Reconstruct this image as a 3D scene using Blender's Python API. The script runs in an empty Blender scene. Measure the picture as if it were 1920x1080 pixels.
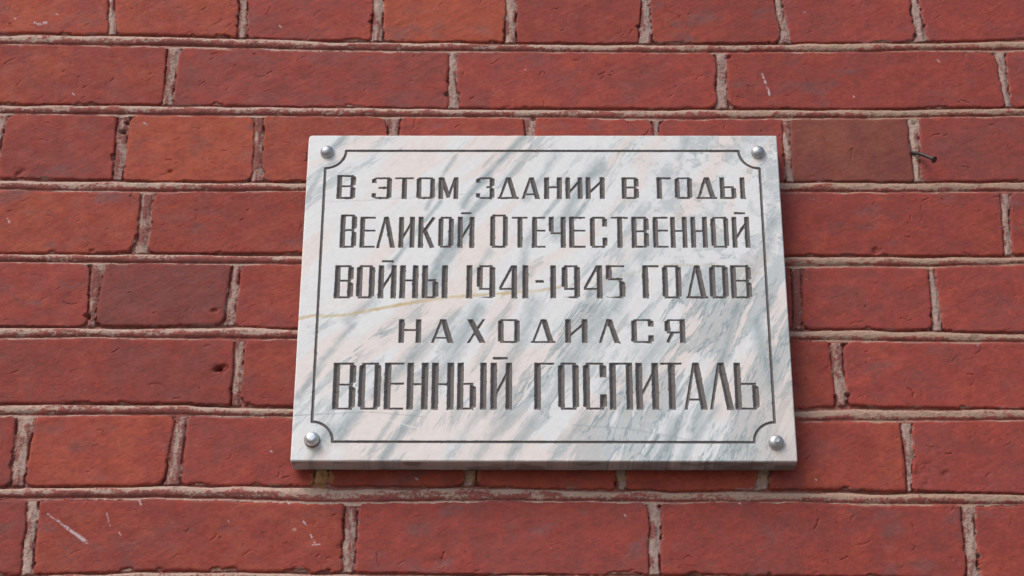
# -*- coding: utf-8 -*-
import bpy, bmesh, math, random
import numpy as np
from mathutils import Vector, Matrix

S = bpy.context.scene
COL = S.collection
random.seed(4)
RNG = np.random.RandomState(11)

# ----------------------------------------------------------------- camera
PLAQUE_W, PLAQUE_H, PLAQUE_T = 0.45, 0.3362, 0.0210
Y_FRONT = -0.0245                       # front face of the slab; brick faces lie near y = 0
YAW, PITCH, ROLL = math.radians(0.44), math.radians(26.63), math.radians(0.25)
CAM = np.array([-0.0161, -1.6545 + Y_FRONT, -0.8259])
FPX = 3750.0                            # focal length in pixels of the 1920 wide photograph

cam_d = bpy.data.cameras.new('camera')
cam = bpy.data.objects.new('camera', cam_d)
COL.objects.link(cam)
ROT = Matrix.Rotation(YAW, 4, 'Z') @ Matrix.Rotation(math.pi / 2 + PITCH, 4, 'X') @ Matrix.Rotation(ROLL, 4, 'Z')
cam.matrix_world = Matrix.Translation(Vector(CAM)) @ ROT
cam_d.sensor_width = 36.0
cam_d.lens = FPX / 1920.0 * 36.0
cam_d.clip_start = 0.05
cam_d.clip_end = 200.0
S.camera = cam

# ----------------------------------------------------------------- light
world = bpy.data.worlds.new('World')
S.world = world
world.use_nodes = True
wn = world.node_tree.nodes
wl = world.node_tree.links
bg = wn['Background']
sky = wn.new('ShaderNodeTexSky')
sky.sky_type = 'NISHITA'
sky.sun_disc = False
SUN_ELEV, SUN_LEFT = math.radians(48), math.radians(42)   # in front of the wall, to its left
sky.sun_elevation = SUN_ELEV
sky.sun_rotation = math.pi + SUN_LEFT
sky.dust_density = 3.0
sky.air_density = 1.0
sky.ozone_density = 1.0
wl.new(sky.outputs['Color'], bg.inputs['Color'])
bg.inputs['Strength'].default_value = 0.14
sun_d = bpy.data.lights.new('sun', 'SUN')
sun = bpy.data.objects.new('sun', sun_d)
COL.objects.link(sun)
sdir = Vector((-math.sin(SUN_LEFT) * math.cos(SUN_ELEV), -math.cos(SUN_LEFT) * math.cos(SUN_ELEV), math.sin(SUN_ELEV)))
sun.rotation_euler = sdir.to_track_quat('Z', 'Y').to_euler()
sun_d.energy = 1.5
sun_d.angle = math.radians(36)
sun_d.color = (1.0, 0.96, 0.90)
S.view_settings.view_transform = 'Standard'
S.view_settings.look = 'None'
S.view_settings.exposure = 0.19
S.view_settings.gamma = 1.0
S.view_settings.use_curve_mapping = False
S.render.filter_size = 1.6

# ----------------------------------------------------------------- helpers
R3 = np.array(ROT.to_3x3())

def at(px, py, Y):
    """a pixel of the photograph carried onto the upright plane y = Y -> (u, v) in metres"""
    px = np.asarray(px, float); py = np.asarray(py, float)
    d = np.stack([(px - 960) / FPX, -(py - 540) / FPX, -np.ones_like(px)], -1) @ R3.T
    k = (Y - CAM[1]) / d[..., 1]
    return CAM[0] + k * d[..., 0], CAM[2] + k * d[..., 2]

def hash2(ix, iy, seed):
    h = (ix.astype(np.uint32) * np.uint32(374761393) + iy.astype(np.uint32) * np.uint32(668265263)
         + np.uint32((seed * 2246822519) & 0xffffffff))
    h = (h ^ (h >> np.uint32(13))) * np.uint32(1274126177)
    h = h ^ (h >> np.uint32(16))
    h = h * np.uint32(2654435761)
    return ((h ^ (h >> np.uint32(15))) & np.uint32(0xffff)).astype(np.float32) / 65535.0

def vn(x, y, seed):
    """value noise, -1..1"""
    xf = np.floor(x); yf = np.floor(y)
    fx = (x - xf).astype(np.float32); fy = (y - yf).astype(np.float32)
    xi = xf.astype(np.int64); yi = yf.astype(np.int64)
    fx = fx * fx * fx * (fx * (fx * 6 - 15) + 10); fy = fy * fy * fy * (fy * (fy * 6 - 15) + 10)
    a = hash2(xi, yi, seed); b = hash2(xi + 1, yi, seed)
    c = hash2(xi, yi + 1, seed); d = hash2(xi + 1, yi + 1, seed)
    return ((a + (b - a) * fx) * (1 - fy) + (c + (d - c) * fx) * fy) * 2 - 1

def fbm(x, y, seed, octv=3, gain=0.5):
    s = 0; a = 1.0; t = 0
    for o in range(octv):
        s = s + a * vn(x * 2 ** o + 17.3 * o, y * 2 ** o - 9.1 * o, seed + o * 31)
        t += a; a *= gain
    return s / t

def sst(a, b, x):
    t = np.clip((x - a) / (b - a), 0, 1)
    return t * t * (3 - 2 * t)

def seg_dist(U, V, a, b):
    ax, ay = a; bx, by = b
    dx, dy = bx - ax, by - ay
    L = dx * dx + dy * dy + 1e-18
    t = np.clip(((U - ax) * dx + (V - ay) * dy) / L, 0, 1)
    return np.hypot(U - ax - t * dx, V - ay - t * dy), t

def window(us, vs, umin, umax, vmin, vmax):
    i0, i1 = np.searchsorted(us, umin), np.searchsorted(us, umax)
    j0, j1 = np.searchsorted(vs, vmin), np.searchsorted(vs, vmax)
    return slice(j0, j1), slice(i0, i1)

def link(name, me, mat, parent):
    o = bpy.data.objects.new(name, me)
    COL.objects.link(o)
    if mat: me.materials.append(mat)
    if parent:
        o.parent = parent
        o.matrix_parent_inverse = Matrix.Identity(4)
        o.location = -parent.location      # parts are modelled in world coordinates
    return o

def fill_mesh(name, co, quads, nor=None, attrs=None):
    me = bpy.data.meshes.new(name)
    n, m = len(co), len(quads)
    me.vertices.add(n)
    me.vertices.foreach_set('co', np.ascontiguousarray(co, dtype=np.float32).ravel())
    me.loops.add(4 * m)
    me.loops.foreach_set('vertex_index', np.ascontiguousarray(quads, dtype=np.int32).ravel())
    me.polygons.add(m)
    me.polygons.foreach_set('loop_start', np.arange(0, 4 * m, 4, dtype=np.int32))
    me.polygons.foreach_set('use_smooth', np.ones(m, dtype=bool))
    me.update(calc_edges=True)
    for k, a in (attrs or {}).items():
        if a.ndim == 2:
            at_ = me.attributes.new(k, 'FLOAT_COLOR', 'POINT')
            full = np.ones((n, 4), np.float32); full[:, :3] = a
            at_.data.foreach_set('color', full.ravel())
        else:
            at_ = me.attributes.new(k, 'FLOAT', 'POINT')
            at_.data.foreach_set('value', np.ascontiguousarray(a, dtype=np.float32))
    if nor is not None:
        me.normals_split_custom_set_from_vertices(np.ascontiguousarray(nor, dtype=np.float32))
    return me

def sub_grid(co, nor, attrs, nu, nv, fmask):
    """keep the faces of a (nv x nu) grid that fmask selects"""
    idx = np.arange(nu * nv).reshape(nv, nu)
    q = np.stack([idx[:-1, :-1], idx[:-1, 1:], idx[1:, 1:], idx[1:, :-1]], -1)[fmask]
    used = np.unique(q)
    remap = np.zeros(nu * nv, np.int32); remap[used] = np.arange(len(used), dtype=np.int32)
    return co[used], remap[q], nor[used], {k: a[used] for k, a in attrs.items()}

def tag(o, label, cat, group=None):
    o['label'] = label; o['category'] = cat
    if group: o['group'] = group

def empty(name, loc):
    o = bpy.data.objects.new(name, None)
    o.empty_display_size = 0.02
    o.location = loc
    COL.objects.link(o)
    return o

# ----------------------------------------------------------------- materials
class NT:
    def __init__(s, name):
        s.m = bpy.data.materials.new(name); s.m.use_nodes = True
        s.t = s.m.node_tree; s.b = s.t.nodes['Principled BSDF']
    def n(s, typ, **kw):
        k = s.t.nodes.new(typ)
        for a, v in kw.items(): setattr(k, a, v)
        return k
    def l(s, a, b): s.t.links.new(a, b)
    def obj(s): return s.n('ShaderNodeTexCoord').outputs['Object']
    def noise(s, scale, detail=4, rough=0.55, vec=None):
        k = s.n('ShaderNodeTexNoise'); k.inputs['Scale'].default_value = scale
        k.inputs['Detail'].default_value = detail; k.inputs['Roughness'].default_value = rough
        s.l(vec or s.obj(), k.inputs['Vector']); return k.outputs['Fac']
    def ramp(s, fac, a, b, ca, cb):
        k = s.n('ShaderNodeMapRange'); k.inputs['From Min'].default_value = a; k.inputs['From Max'].default_value = b
        k.inputs['To Min'].default_value = ca; k.inputs['To Max'].default_value = cb
        s.l(fac, k.inputs['Value']); return k.outputs['Result']
    def mulcol(s, col, fac):
        k = s.n('ShaderNodeVectorMath', operation='SCALE'); s.l(col, k.inputs[0]); s.l(fac, k.inputs['Scale'])
        return k.outputs['Vector']
    def mix(s, fac, a, b):
        k = s.n('ShaderNodeMix', data_type='RGBA')
        s.l(fac, k.inputs['Factor'])
        for v, sock in ((a, k.inputs['A']), (b, k.inputs['B'])):
            if isinstance(v, tuple): sock.default_value = (*v, 1)
            else: s.l(v, sock)
        return k.outputs['Result']
    def attr(s, name, out='Color'):
        k = s.n('ShaderNodeAttribute', attribute_name=name); return k.outputs[out]
    def bump(s, h, strength, dist):
        k = s.n('ShaderNodeBump'); k.inputs['Strength'].default_value = strength; k.inputs['Distance'].default_value = dist
        s.l(h, k.inputs['Height']); s.l(k.outputs['Normal'], s.b.inputs['Normal'])

def mat_brick():
    t = NT('painted_brick')
    c = t.attr('tint')
    f = t.ramp(t.noise(900, 3, 0.6), 0.3, 0.7, 0.9, 1.1)
    f2 = t.ramp(t.noise(120, 4, 0.6), 0.3, 0.7, 0.92, 1.08)
    c = t.mulcol(t.mulcol(c, f), f2)
    t.l(c, t.b.inputs['Base Color'])
    t.l(t.ramp(t.noise(60, 3), 0.3, 0.7, 0.62, 0.82), t.b.inputs['Roughness'])
    t.b.inputs['Specular IOR Level'].default_value = 0.28
    mp = t.n('ShaderNodeMapping'); mp.inputs['Rotation'].default_value = (0, math.radians(28), 0); mp.inputs['Scale'].default_value = (0.35, 1, 1)
    t.l(t.obj(), mp.inputs['Vector'])
    pit = t.ramp(t.noise(260, 5, 0.62, mp.outputs['Vector']), 0.60, 0.72, 0.0, -1.5)
    pit2 = t.ramp(t.noise(520, 3, 0.6), 0.66, 0.74, 0.0, -0.6)
    a = t.n('ShaderNodeMath', operation='ADD'); t.l(pit, a.inputs[0]); t.l(pit2, a.inputs[1])
    b2 = t.n('ShaderNodeMath', operation='MULTIPLY_ADD'); t.l(t.noise(700, 5, 0.65), b2.inputs[0]); b2.inputs[1].default_value = 0.8
    t.l(a.outputs[0], b2.inputs[2])
    t.bump(b2.outputs[0], 0.40, 0.0009)
    return t.m

def mat_mortar():
    t = NT('lime_mortar')
    c = t.attr('tint')
    f = t.ramp(t.noise(1100, 4, 0.7), 0.3, 0.7, 0.78, 1.2)
    t.l(t.mulcol(c, f), t.b.inputs['Base Color'])
    t.b.inputs['Roughness'].default_value = 0.9
    t.b.inputs['Specular IOR Level'].default_value = 0.2
    t.bump(t.noise(1000, 5, 0.7), 0.7, 0.0009)
    return t.m

def mat_marble():
    t = NT('veined_marble')
    c = t.attr('tint')
    f = t.ramp(t.noise(1500, 3, 0.6), 0.3, 0.7, 0.97, 1.03)
    c = t.mulcol(c, f)
    g = t.attr('groove', 'Fac')
    edge = t.n('ShaderNodeMapRange'); edge.interpolation_type = 'SMOOTHSTEP'
    edge.inputs['From Min'].default_value = -0.00002; edge.inputs['From Max'].default_value = 0.00016
    t.l(g, edge.inputs['Value'])
    paint = t.mix(t.ramp(t.noise(260, 4, 0.6), 0.35, 0.7, 0.0, 1.0), (0.118, 0.106, 0.104), (0.165, 0.150, 0.143))
    wear = t.ramp(t.noise(180, 5, 0.7), 0.66, 0.78, 0.0, 0.55)
    paint = t.mix(wear, paint, (0.36, 0.31, 0.25))
    t.l(t.mix(edge.outputs['Result'], c, paint), t.b.inputs['Base Color'])
    t.l(t.ramp(edge.outputs['Result'], 0, 1, 0.42, 0.75), t.b.inputs['Roughness'])
    t.b.inputs['Specular IOR Level'].default_value = 0.4
    t.bump(t.noise(1300, 4, 0.6), 0.08, 0.0005)
    return t.m

def mat_metal(name, col, rough, metal=1.0, rust=None, lo=0.55, hi=0.7):
    t = NT(name)
    c = t.mix(t.ramp(t.noise(500, 4), 0.3, 0.7, 0, 1), tuple(x * 0.8 for x in col), col)
    if rust:
        f = t.ramp(t.noise(240, 4, 0.6), lo, hi, 0, 1)
        c = t.mix(f, c, rust)
        t.l(t.ramp(f, 0, 1, metal, 0.1), t.b.inputs['Metallic'])
        t.l(t.ramp(f, 0, 1, rough, 0.9), t.b.inputs['Roughness'])
    else:
        t.b.inputs['Metallic'].default_value = metal
        t.l(t.ramp(t.noise(350, 4), 0.3, 0.7, rough * 0.8, rough * 1.3), t.b.inputs['Roughness'])
    t.l(c, t.b.inputs['Base Color'])
    t.bump(t.noise(900, 3), 0.15, 0.0004)
    return t.m

M_BRICK, M_MORTAR, M_MARBLE = mat_brick(), mat_mortar(), mat_marble()
M_STEEL = mat_metal('dull_steel', (0.52, 0.525, 0.53), 0.48, 1.0, (0.20, 0.13, 0.08), 0.66, 0.8)
M_ZINC = mat_metal('zinc_steel', (0.70, 0.73, 0.76), 0.45)
M_RUST = mat_metal('rusty_rim', (0.30, 0.24, 0.18), 0.5, 0.7, (0.22, 0.09, 0.035), 0.35, 0.6)
M_NAIL = mat_metal('dark_iron', (0.075, 0.066, 0.066), 0.5, 0.6, (0.07, 0.035, 0.025), 0.5, 0.65)

# ================================================================= brick wall
# mortar beds of the wall: (x, lower edge of the brick above, upper edge of the brick below), photo pixels
BEDS = [
 [(0, -88, -66), (960, -76, -56), (1920, -80, -58)],
 [(0, 61, 83), (320, 66, 87), (640, 76, 95), (960, 80, 97), (1280, 81, 99), (1600, 80, 98), (1760, 78, 95), (1920, 72, 95)],
 [(0, 195, 213), (320, 196, 216), (640, 200, 219), (960, 203, 220), (1280, 203, 224), (1600, 204, 222), (1920, 200, 218)],
 [(0, 333, 356), (320, 339, 361), (570, 339, 358), (1020, 340, 360), (1480, 340, 361), (1600, 341, 361), (1920, 339, 360)],
 [(0, 475, 492), (250, 475, 494), (460, 475, 495), (560, 475, 496), (1475, 478, 500), (1740, 479, 501), (1920, 477, 494)],
 [(0, 611, 635), (160, 612, 633), (440, 610, 637), (560, 617, 636), (1480, 617, 638), (1600, 616, 640), (1760, 620, 642), (1920, 622, 643)],
 [(0, 757, 780), (320, 757, 778), (540, 762, 782), (1490, 766, 791), (1600, 760, 790), (1720, 764, 790), (1920, 765, 788)],
 [(0, 912, 937), (320, 910, 935), (640, 910, 944), (960, 913, 940), (1280, 920, 943), (1480, 917, 942), (1700, 921, 947), (1920, 925, 947)],
 [(0, 1078, 1100), (300, 1070, 1093), (640, 1074, 1096), (1280, 1078, 1100), (1920, 1086, 1108)],
]
# head joints per course: (y, left, right, y, left, right, red paint 0..1)
HEADS = [
 [(0, 204, 215, 70, 202, 217, .35), (0, 448, 465, 70, 445, 464, .5), (0, 700, 720, 75, 695, 718, .2), (0, 948, 968, 75, 947, 967, .35),
  (0, 1202, 1218, 78, 1198, 1225, .15), (0, 1453, 1467, 78, 1465, 1482, .1), (0, 1710, 1723, 75, 1717, 1737, .15)],
 [(98, 312, 335, 190, 305, 323, .4), (100, 842, 857, 200, 840, 858, .2), (102, 1342, 1360, 200, 1345, 1367, .15), (100, 1867, 1885, 198, 1885, 1895, .2)],
 [(222, 220, 243, 330, 210, 230, .55), (222, 477, 495, 338, 472, 492, .6), (222, 722, 752, 250, 728, 747, .4), (225, 982, 1003, 250, 985, 1002, .4),
  (225, 1220, 1237, 250, 1225, 1232, .3), (227, 1467, 1480, 338, 1473, 1487, .35), (227, 1702, 1723, 335, 1715, 1728, .3)],
 [(362, 265, 290, 470, 255, 275, .5), (362, 790, 810, 470, 785, 805, .3), (362, 1330, 1350, 470, 1335, 1355, .3), (362, 1875, 1890, 475, 1885, 1898, .2)],
 [(497, 168, 197, 605, 163, 177, .6), (497, 435, 453, 605, 420, 440, .55), (497, 690, 710, 605, 685, 705, .4), (497, 960, 980, 605, 958, 978, .4),
  (497, 1225, 1243, 605, 1228, 1246, .4), (500, 1484, 1504, 615, 1487, 1506, .9), (503, 1743, 1752, 615, 1752, 1768, .25)],
 [(640, 440, 460, 755, 433, 450, .5), (640, 1000, 1020, 755, 998, 1018, .3), (642, 1554, 1580, 755, 1571, 1588, .3)],
 [(782, 32, 65, 910, 20, 43, .4), (784, 327, 350, 910, 308, 340, .6), (790, 598, 620, 905, 588, 616, .15), (790, 880, 900, 905, 872, 894, .25),
  (790, 1157, 1177, 905, 1155, 1175, .25), (790, 1424, 1444, 910, 1421, 1442, .2), (795, 1690, 1712, 910, 1702, 1712, .3)],
 [(943, 50, 72, 1070, 42, 62, .15), (947, 647, 673, 1070, 642, 665, .35), (945, 1217, 1237, 1070, 1217, 1240, .3), (947, 1802, 1827, 1070, 1813, 1835, .25)],
]
# hue of each brick: -1 purple brown, 0 crimson, +1 orange, 2 marks the ochre stained one
HUES = [
 [.55, .55, -.1, 1.0, .0, .15, -.2, .0],
 [.25, -.35, -.15, .0, -.3],
 [-.05, .75, .45, .3, .2, -.1, 2.0, -.45],
 [.45, .2, .0, .0, -.1],
 [-.05, -.75, .1, .0, 0, 0, -.15, -.1],
 [-.1, .15, .0, .0, .0],
 [-.2, .6, -.1, .5, .6, .6, .2, -.15],
 [-.2, .2, -.35, -.3, .1],
]

Y0 = 0.0
cu, cv = at([-30, 1950, -30, 1950], [-25, -25, 1105, 1105], Y0)
fu0, fu1, fv0, fv1 = cu.min(), cu.max(), cv.min(), cv.max()
def axis(a, b, fine, margin, coarse):
    return np.concatenate([np.arange(a - margin, a, coarse), np.arange(a, b, fine), np.arange(b, b + margin, coarse)])
GROUND = float(CAM[2]) - 1.55
us = axis(fu0, fu1, 0.00064, 0.34, 0.0024)
vs = np.concatenate([np.arange(GROUND, fv0 - 0.24, 0.006), axis(fv0, fv1, 0.00064, 0.24, 0.0024)])
nu, nv = len(us), len(vs)
U, V = np.meshgrid(us, vs)
U = U.astype(np.float64); V = V.astype(np.float64)

# bed curves on the wall
bed_hi, bed_lo = [], []           # hi = underside of the brick above, lo = top of the brick below
for b in BEDS:
    x = np.array([p[0] for p in b]); yh = np.array([p[1] for p in b]); yl = np.array([p[2] for p in b])
    uh, vh = at(x, yh, Y0); ul, vl = at(x, yl, Y0)
    bed_hi.append(np.interp(us, uh, vh)); bed_lo.append(np.interp(us, ul, vl))
pitch = float(np.mean(bed_hi[1] - bed_hi[-1]) / 7)
heads, hues = [], []
for k, row in enumerate(HEADS):
    js = []
    for (ya, la, ra, yb, lb, rb, paint) in row:
        (uA, uB), (vA, vB) = at([la, ra], [ya, ya], Y0)
        (uC, uD), (vC, vD) = at([lb, rb], [yb, yb], Y0)
        js.append([vA, uA, uB, vC, uC, uD, paint])
    heads.append(js); hues.append(list(HUES[k]))
# the wall carries on outside the photograph in the same bond
def extend_row(js, hu, header):
    p = 0.1235 if header else 0.254
    while js[0][1] > us[0] - 0.05:
        j = list(js[0]); d = p + random.uniform(-.004, .004)
        js.insert(0, [j[0], j[1] - d, j[2] - d, j[3], j[1] - d, j[2] - d, random.uniform(.1, .5)]); hu.insert(0, random.uniform(-.5, .6))
    while js[-1][1] < us[-1] + 0.05:
        j = list(js[-1]); d = p + random.uniform(-.004, .004)
        js.append([j[0], j[1] + d, j[2] + d, j[3], j[1] + d, j[2] + d, random.uniform(.1, .5)]); hu.append(random.uniform(-.5, .5))
def synth_row(vmid, header, off):
    u0 = off
    return [[vmid + .02, u0 - .005, u0 + .005, vmid - .02, u0 - .005, u0 + .005, .3]], [0, .2]
hdr = [True, False] * 4
for k in range(len(heads)): extend_row(heads[k], hues[k], hdr[k])
while bed_hi[0].min() < vs[-1] + 0.02:                 # courses above
    bed_hi.insert(0, bed_hi[0] + pitch); bed_lo.insert(0, bed_lo[0] + pitch)
    h = not hdr[0]; hdr.insert(0, h)
    js, hu = synth_row(float(bed_hi[0].mean()) - pitch / 2, h, 0.03 if h else 0.09)
    extend_row(js, hu, h); heads.insert(0, js); hues.insert(0, hu)
while bed_lo[-1].max() > vs[0] - 0.02:                 # courses below
    bed_hi.append(bed_hi[-1] - pitch); bed_lo.append(bed_lo[-1] - pitch)
    h = not hdr[-1]; hdr.append(h)
    js, hu = synth_row(float(bed_lo[-1].mean()) + pitch / 2, h, 0.03 if h else 0.09)
    extend_row(js, hu, h); heads.append(js); hues.append(hu)

# wandering edges
N1 = fbm(U / .022, V / .022, 1, 3); N2 = fbm(U / .022, V / .022, 2, 3)
N3 = vn(U / .0042, V / .0042, 3); N4 = vn(U / .0042, V / .0042, 4)
Uw = U + N1 * .0013 + N3 * .00035
Vw = V + N2 * .0011 + N4 * .00035
CHIP = np.clip(fbm(U / .016, V / .010, 5, 3) - .18, 0, 1)

H = np.full((nv, nu), -.004)
D = np.full((nv, nu), -.02)                             # distance inside a brick (negative in mortar)
TINT = np.zeros((nv, nu, 3), np.float32)
GR = fbm((U * .88 + V * .48) / .030, (V * .88 - U * .48) / .0045, 6, 3)       # dragged clay grain
LOW = fbm(U / .060, V / .045, 7, 3); MID = fbm(U / .014, V / .010, 8, 4)
FINE = fbm(U / .0032, V / .0026, 9, 2); BLOT = fbm(U / .035, V / .028, 10, 4)

C_PURP = np.array([.205, .052, .044]); C_CRIM = np.array([.274, .048, .0365]); C_ORNG = np.array([.335, .068, .036])
SOOT = sst(.05, .75, fbm(U / .028, V / .016, 12, 5, .6))
bricks = []
for k in range(len(heads)):
    top, bot = bed_lo[k], bed_hi[k + 1]
    sj, _ = window(us, vs, us[0], us[-1], bot.min() - .012, top.max() + .012)
    Uk, Vk = Uw[sj], Vw[sj]
    js = heads[k]
    for i in range(len(js) - 1):
        a, b = js[i], js[i + 1]
        ul = a[2] + (a[5] - a[2]) * (Vk - a[0]) / (a[3] - a[0])
        ur = b[1] + (b[4] - b[1]) * (Vk - b[0]) / (b[3] - b[0])
        umin = min(a[2], a[5]) - .012; umax = max(b[1], b[4]) + .012
        _, si = window(us, vs, umin, umax, 0, 1)
        dl = (Uk - ul)[:, si]; dr = (ur - Uk)[:, si]
        dt = top[si][None] - Vk[:, si]; db = Vk[:, si] - bot[si][None]
        rr = RNG.uniform(.0025, .0062, 4) + .0050 * (RNG.rand(4) < .28)
        right, upper = dl > dr, dt < db
        r = np.where(upper, np.where(right, rr[0], rr[1]), np.where(right, rr[2], rr[3]))
        dx = np.minimum(dl, dr); dy = np.minimum(dt, db)
        d = np.where((dx < r) & (dy < r), r - np.hypot(r - dx, r - dy), np.minimum(dx, dy))
        d = d - CHIP[sj, si] * .0065 * (.35 + .65 * (~upper)) * RNG.uniform(.5, 1.4)
        base = RNG.uniform(-.0006, .0006)
        tx, ty = RNG.uniform(-.004, .004, 2)
        uc, vc = .5 * (umin + umax), float(.5 * (top.mean() + bot.mean()))
        Ub, Vb = U[sj, si], V[sj, si]
        hb = base + tx * (Ub - uc) + ty * (Vb - vc) + LOW[sj, si] * .0007 + MID[sj, si] * .00032 + GR[sj, si] * .00011 + FINE[sj, si] * .00007
        bev = .0023 + .0009 * N1[sj, si] + RNG.uniform(-.0006, .0006)
        hb = hb - np.where(d < bev, bev - np.sqrt(np.clip(bev * bev - (bev - np.clip(d, 0, bev)) ** 2, 0, None)), 0) * .8
        sel = d > D[sj, si]
        inside = d > 0
        hloc = H[sj, si]; H[sj, si] = np.where(inside, hb, hloc)
        D[sj, si] = np.where(sel, d, D[sj, si])
        hu = hues[k][min(i + 1, len(hues[k]) - 1)]
        x = (hu if hu < 1.5 else .1) + BLOT[sj, si] * .65 + MID[sj, si] * .32 + FINE[sj, si] * .25 + RNG.uniform(-.1, .1)
        x = np.clip(x, -1, 1)[..., None]
        c = np.where(x < 0, C_CRIM + (C_PURP - C_CRIM) * (-x), C_CRIM + (C_ORNG - C_CRIM) * x)
        so = SOOT[sj, si][..., None] * RNG.uniform(.15, .75)
        c = (c * (1 - so) + np.array([.175, .075, .073]) * so) * RNG.uniform(.92, 1.08)
        if hu > 1.5:                                    # brown brick with ochre runs
            run = np.clip(.42 + .9 * fbm(Ub / .019, Vb / .045, 77, 4) + .25 * MID[sj, si], 0, 1)[..., None]
            c = np.array([.180, .045, .037]) * (1 - run) + np.array([.225, .064, .040]) * run
        c = c * (1 + .10 * FINE[sj, si] + .10 * MID[sj, si])[..., None]
        TINT[sj, si] = np.where(inside[..., None], c, TINT[sj, si])
        bricks.append((umin + .012, umax - .012, float(bot.mean()), float(top.mean())))

# gouges, dents and cracks in the clay
for (a, b, c, d) in bricks:
    area = (b - a) * (d - c)
    for _ in range(int(RNG.poisson(area / .0008))):
        x, y = RNG.uniform(a + .004, b - .004), RNG.uniform(c + .004, d - .004)
        ang = RNG.normal(.35, .5); ln = abs(RNG.normal(0, .005)) + .0014
        wd = RNG.uniform(.0004, .0007); dp = RNG.uniform(.0003, .0012) * RNG.uniform(.3, 1)
        pts = [(x, y)]
        for _s in range(3):
            ang += RNG.normal(0, .5)
            pts.append((pts[-1][0] + math.cos(ang) * ln / 3, pts[-1][1] + math.sin(ang) * ln / 3))
        xs = [p[0] for p in pts]; ys = [p[1] for p in pts]
        w = window(us, vs, min(xs) - .004, max(xs) + .004, min(ys) - .004, max(ys) + .004)
        if U[w].size == 0: continue
        dd = np.full(U[w].shape, 9.)
        for p, q in zip(pts[:-1], pts[1:]): dd = np.minimum(dd, seg_dist(Uw[w] + N3[w] * .0006, Vw[w] + N4[w] * .0006, p, q)[0])
        H[w] -= np.where(D[w] > 0, dp * np.exp(-(dd / wd) ** 2), 0)

# particular damage seen in the wall: (x, y, radius px, depth m)
def dent(px, py, r, dp, dark=.5):
    (x,), (y,) = at([px], [py], Y0); r = r * .00046
    w = window(us, vs, x - 3 * r, x + 3 * r, y - 3 * r, y + 3 * r)
    q = np.hypot(U[w] - x, (V[w] - y) * 1.25) / r + .55 * N3[w] + .35 * PN2[w]
    f = np.exp(-np.clip(q, 0, 9) ** 2 * 1.1)
    H[w] -= dp * f
    return w, f
holes = [(412, 692, 9, .006), (404, 696, 7, .004), (420, 688, 6, .004), (230, 246, 5.5, .009), (238, 229, 4, .008), (34, 324, 11, .0022), (166, 592, 6, .006),
         (1716, 230, 5, .004), (1366, 107, 5, .003), (1000, 222, 5, .003), (225, 222, 8, .003), (320, 322, 6, .002), (172, 470, 5, .0015),
         (1645, 470, 8, .002), (402, 583, 7, .002), (1720, 893, 22, .0012), (1770, 890, 9, .001), (1738, 870, 7, .001), (826, 1052, 9, .0012)]

# --- mortar
isb = D > 0
bead = np.zeros((nv, nu), bool)
M_PALE = np.array([.52, .365, .295]); M_TAN = np.array([.42, .275, .205]); M_RED = np.array([.205, .046, .040]); M_GREY = np.array([.37, .265, .232])
PN = fbm(U / .030, V / .0045, 20, 4); PN2 = fbm(U / .006, V / .004, 21, 3); PN3 = fbm(U / .11, V / .3, 22, 2)
PV = fbm(U / .0035, V / .014, 23, 4)
MH = np.full((nv, nu), -.0020); MC = (np.array([.24, .10, .08]) + np.array([.16, .16, .13]) * sst(-.3, .4, PN2)[..., None]).astype(np.float32)
PF = fbm(U / .0017, V / .0013, 24, 2)
# head joints
for k in range(len(heads)):
    top, bot = bed_lo[k], bed_hi[k + 1]
    for a in heads[k]:
        um, ux = min(a[1], a[4]) - .012, max(a[2], a[5]) + .012
        w = window(us, vs, um, ux, bot.min() - .006, top.max() + .006)
        if U[w].size == 0: continue
        f = (V[w] - a[0]) / (a[3] - a[0])
        l = a[1] + (a[4] - a[1]) * f; r = a[2] + (a[5] - a[2]) * f
        s = np.clip((Uw[w] - .5 * (l + r)) / np.maximum(.5 * (r - l), .001), -1.2, 1.2)
        hh = -.0019 + .0011 * (1 - s * s) + PV[w] * .0007 + PN2[w] * .0005 + PF[w] * .00022
        hh = hh - .0030 * sst(.66, 1.0, np.abs(s)) * sst(-.1, .35, PN2[w] * .6 + PV[w] + .35 * N1[w])
        MH[w] = hh
        red = np.clip(sst(-.25, .35, PV[w] * .9 + (a[6] - .5) * 1.0 + .35 * np.abs(s) ** 2 + .06 + .45 * PF[w] + .3 * PN2[w]), 0, 1) * .85
        tone = np.clip(.5 + .5 * PN3[w] + .25, 0, 1)[..., None]
        basec = (M_PALE * (1 - tone) + M_GREY * tone) * (1 + .22 * PF[w] + .18 * PN2[w])[..., None]
        MC[w] = basec * (1 - red[..., None]) + M_RED * red[..., None]
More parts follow.
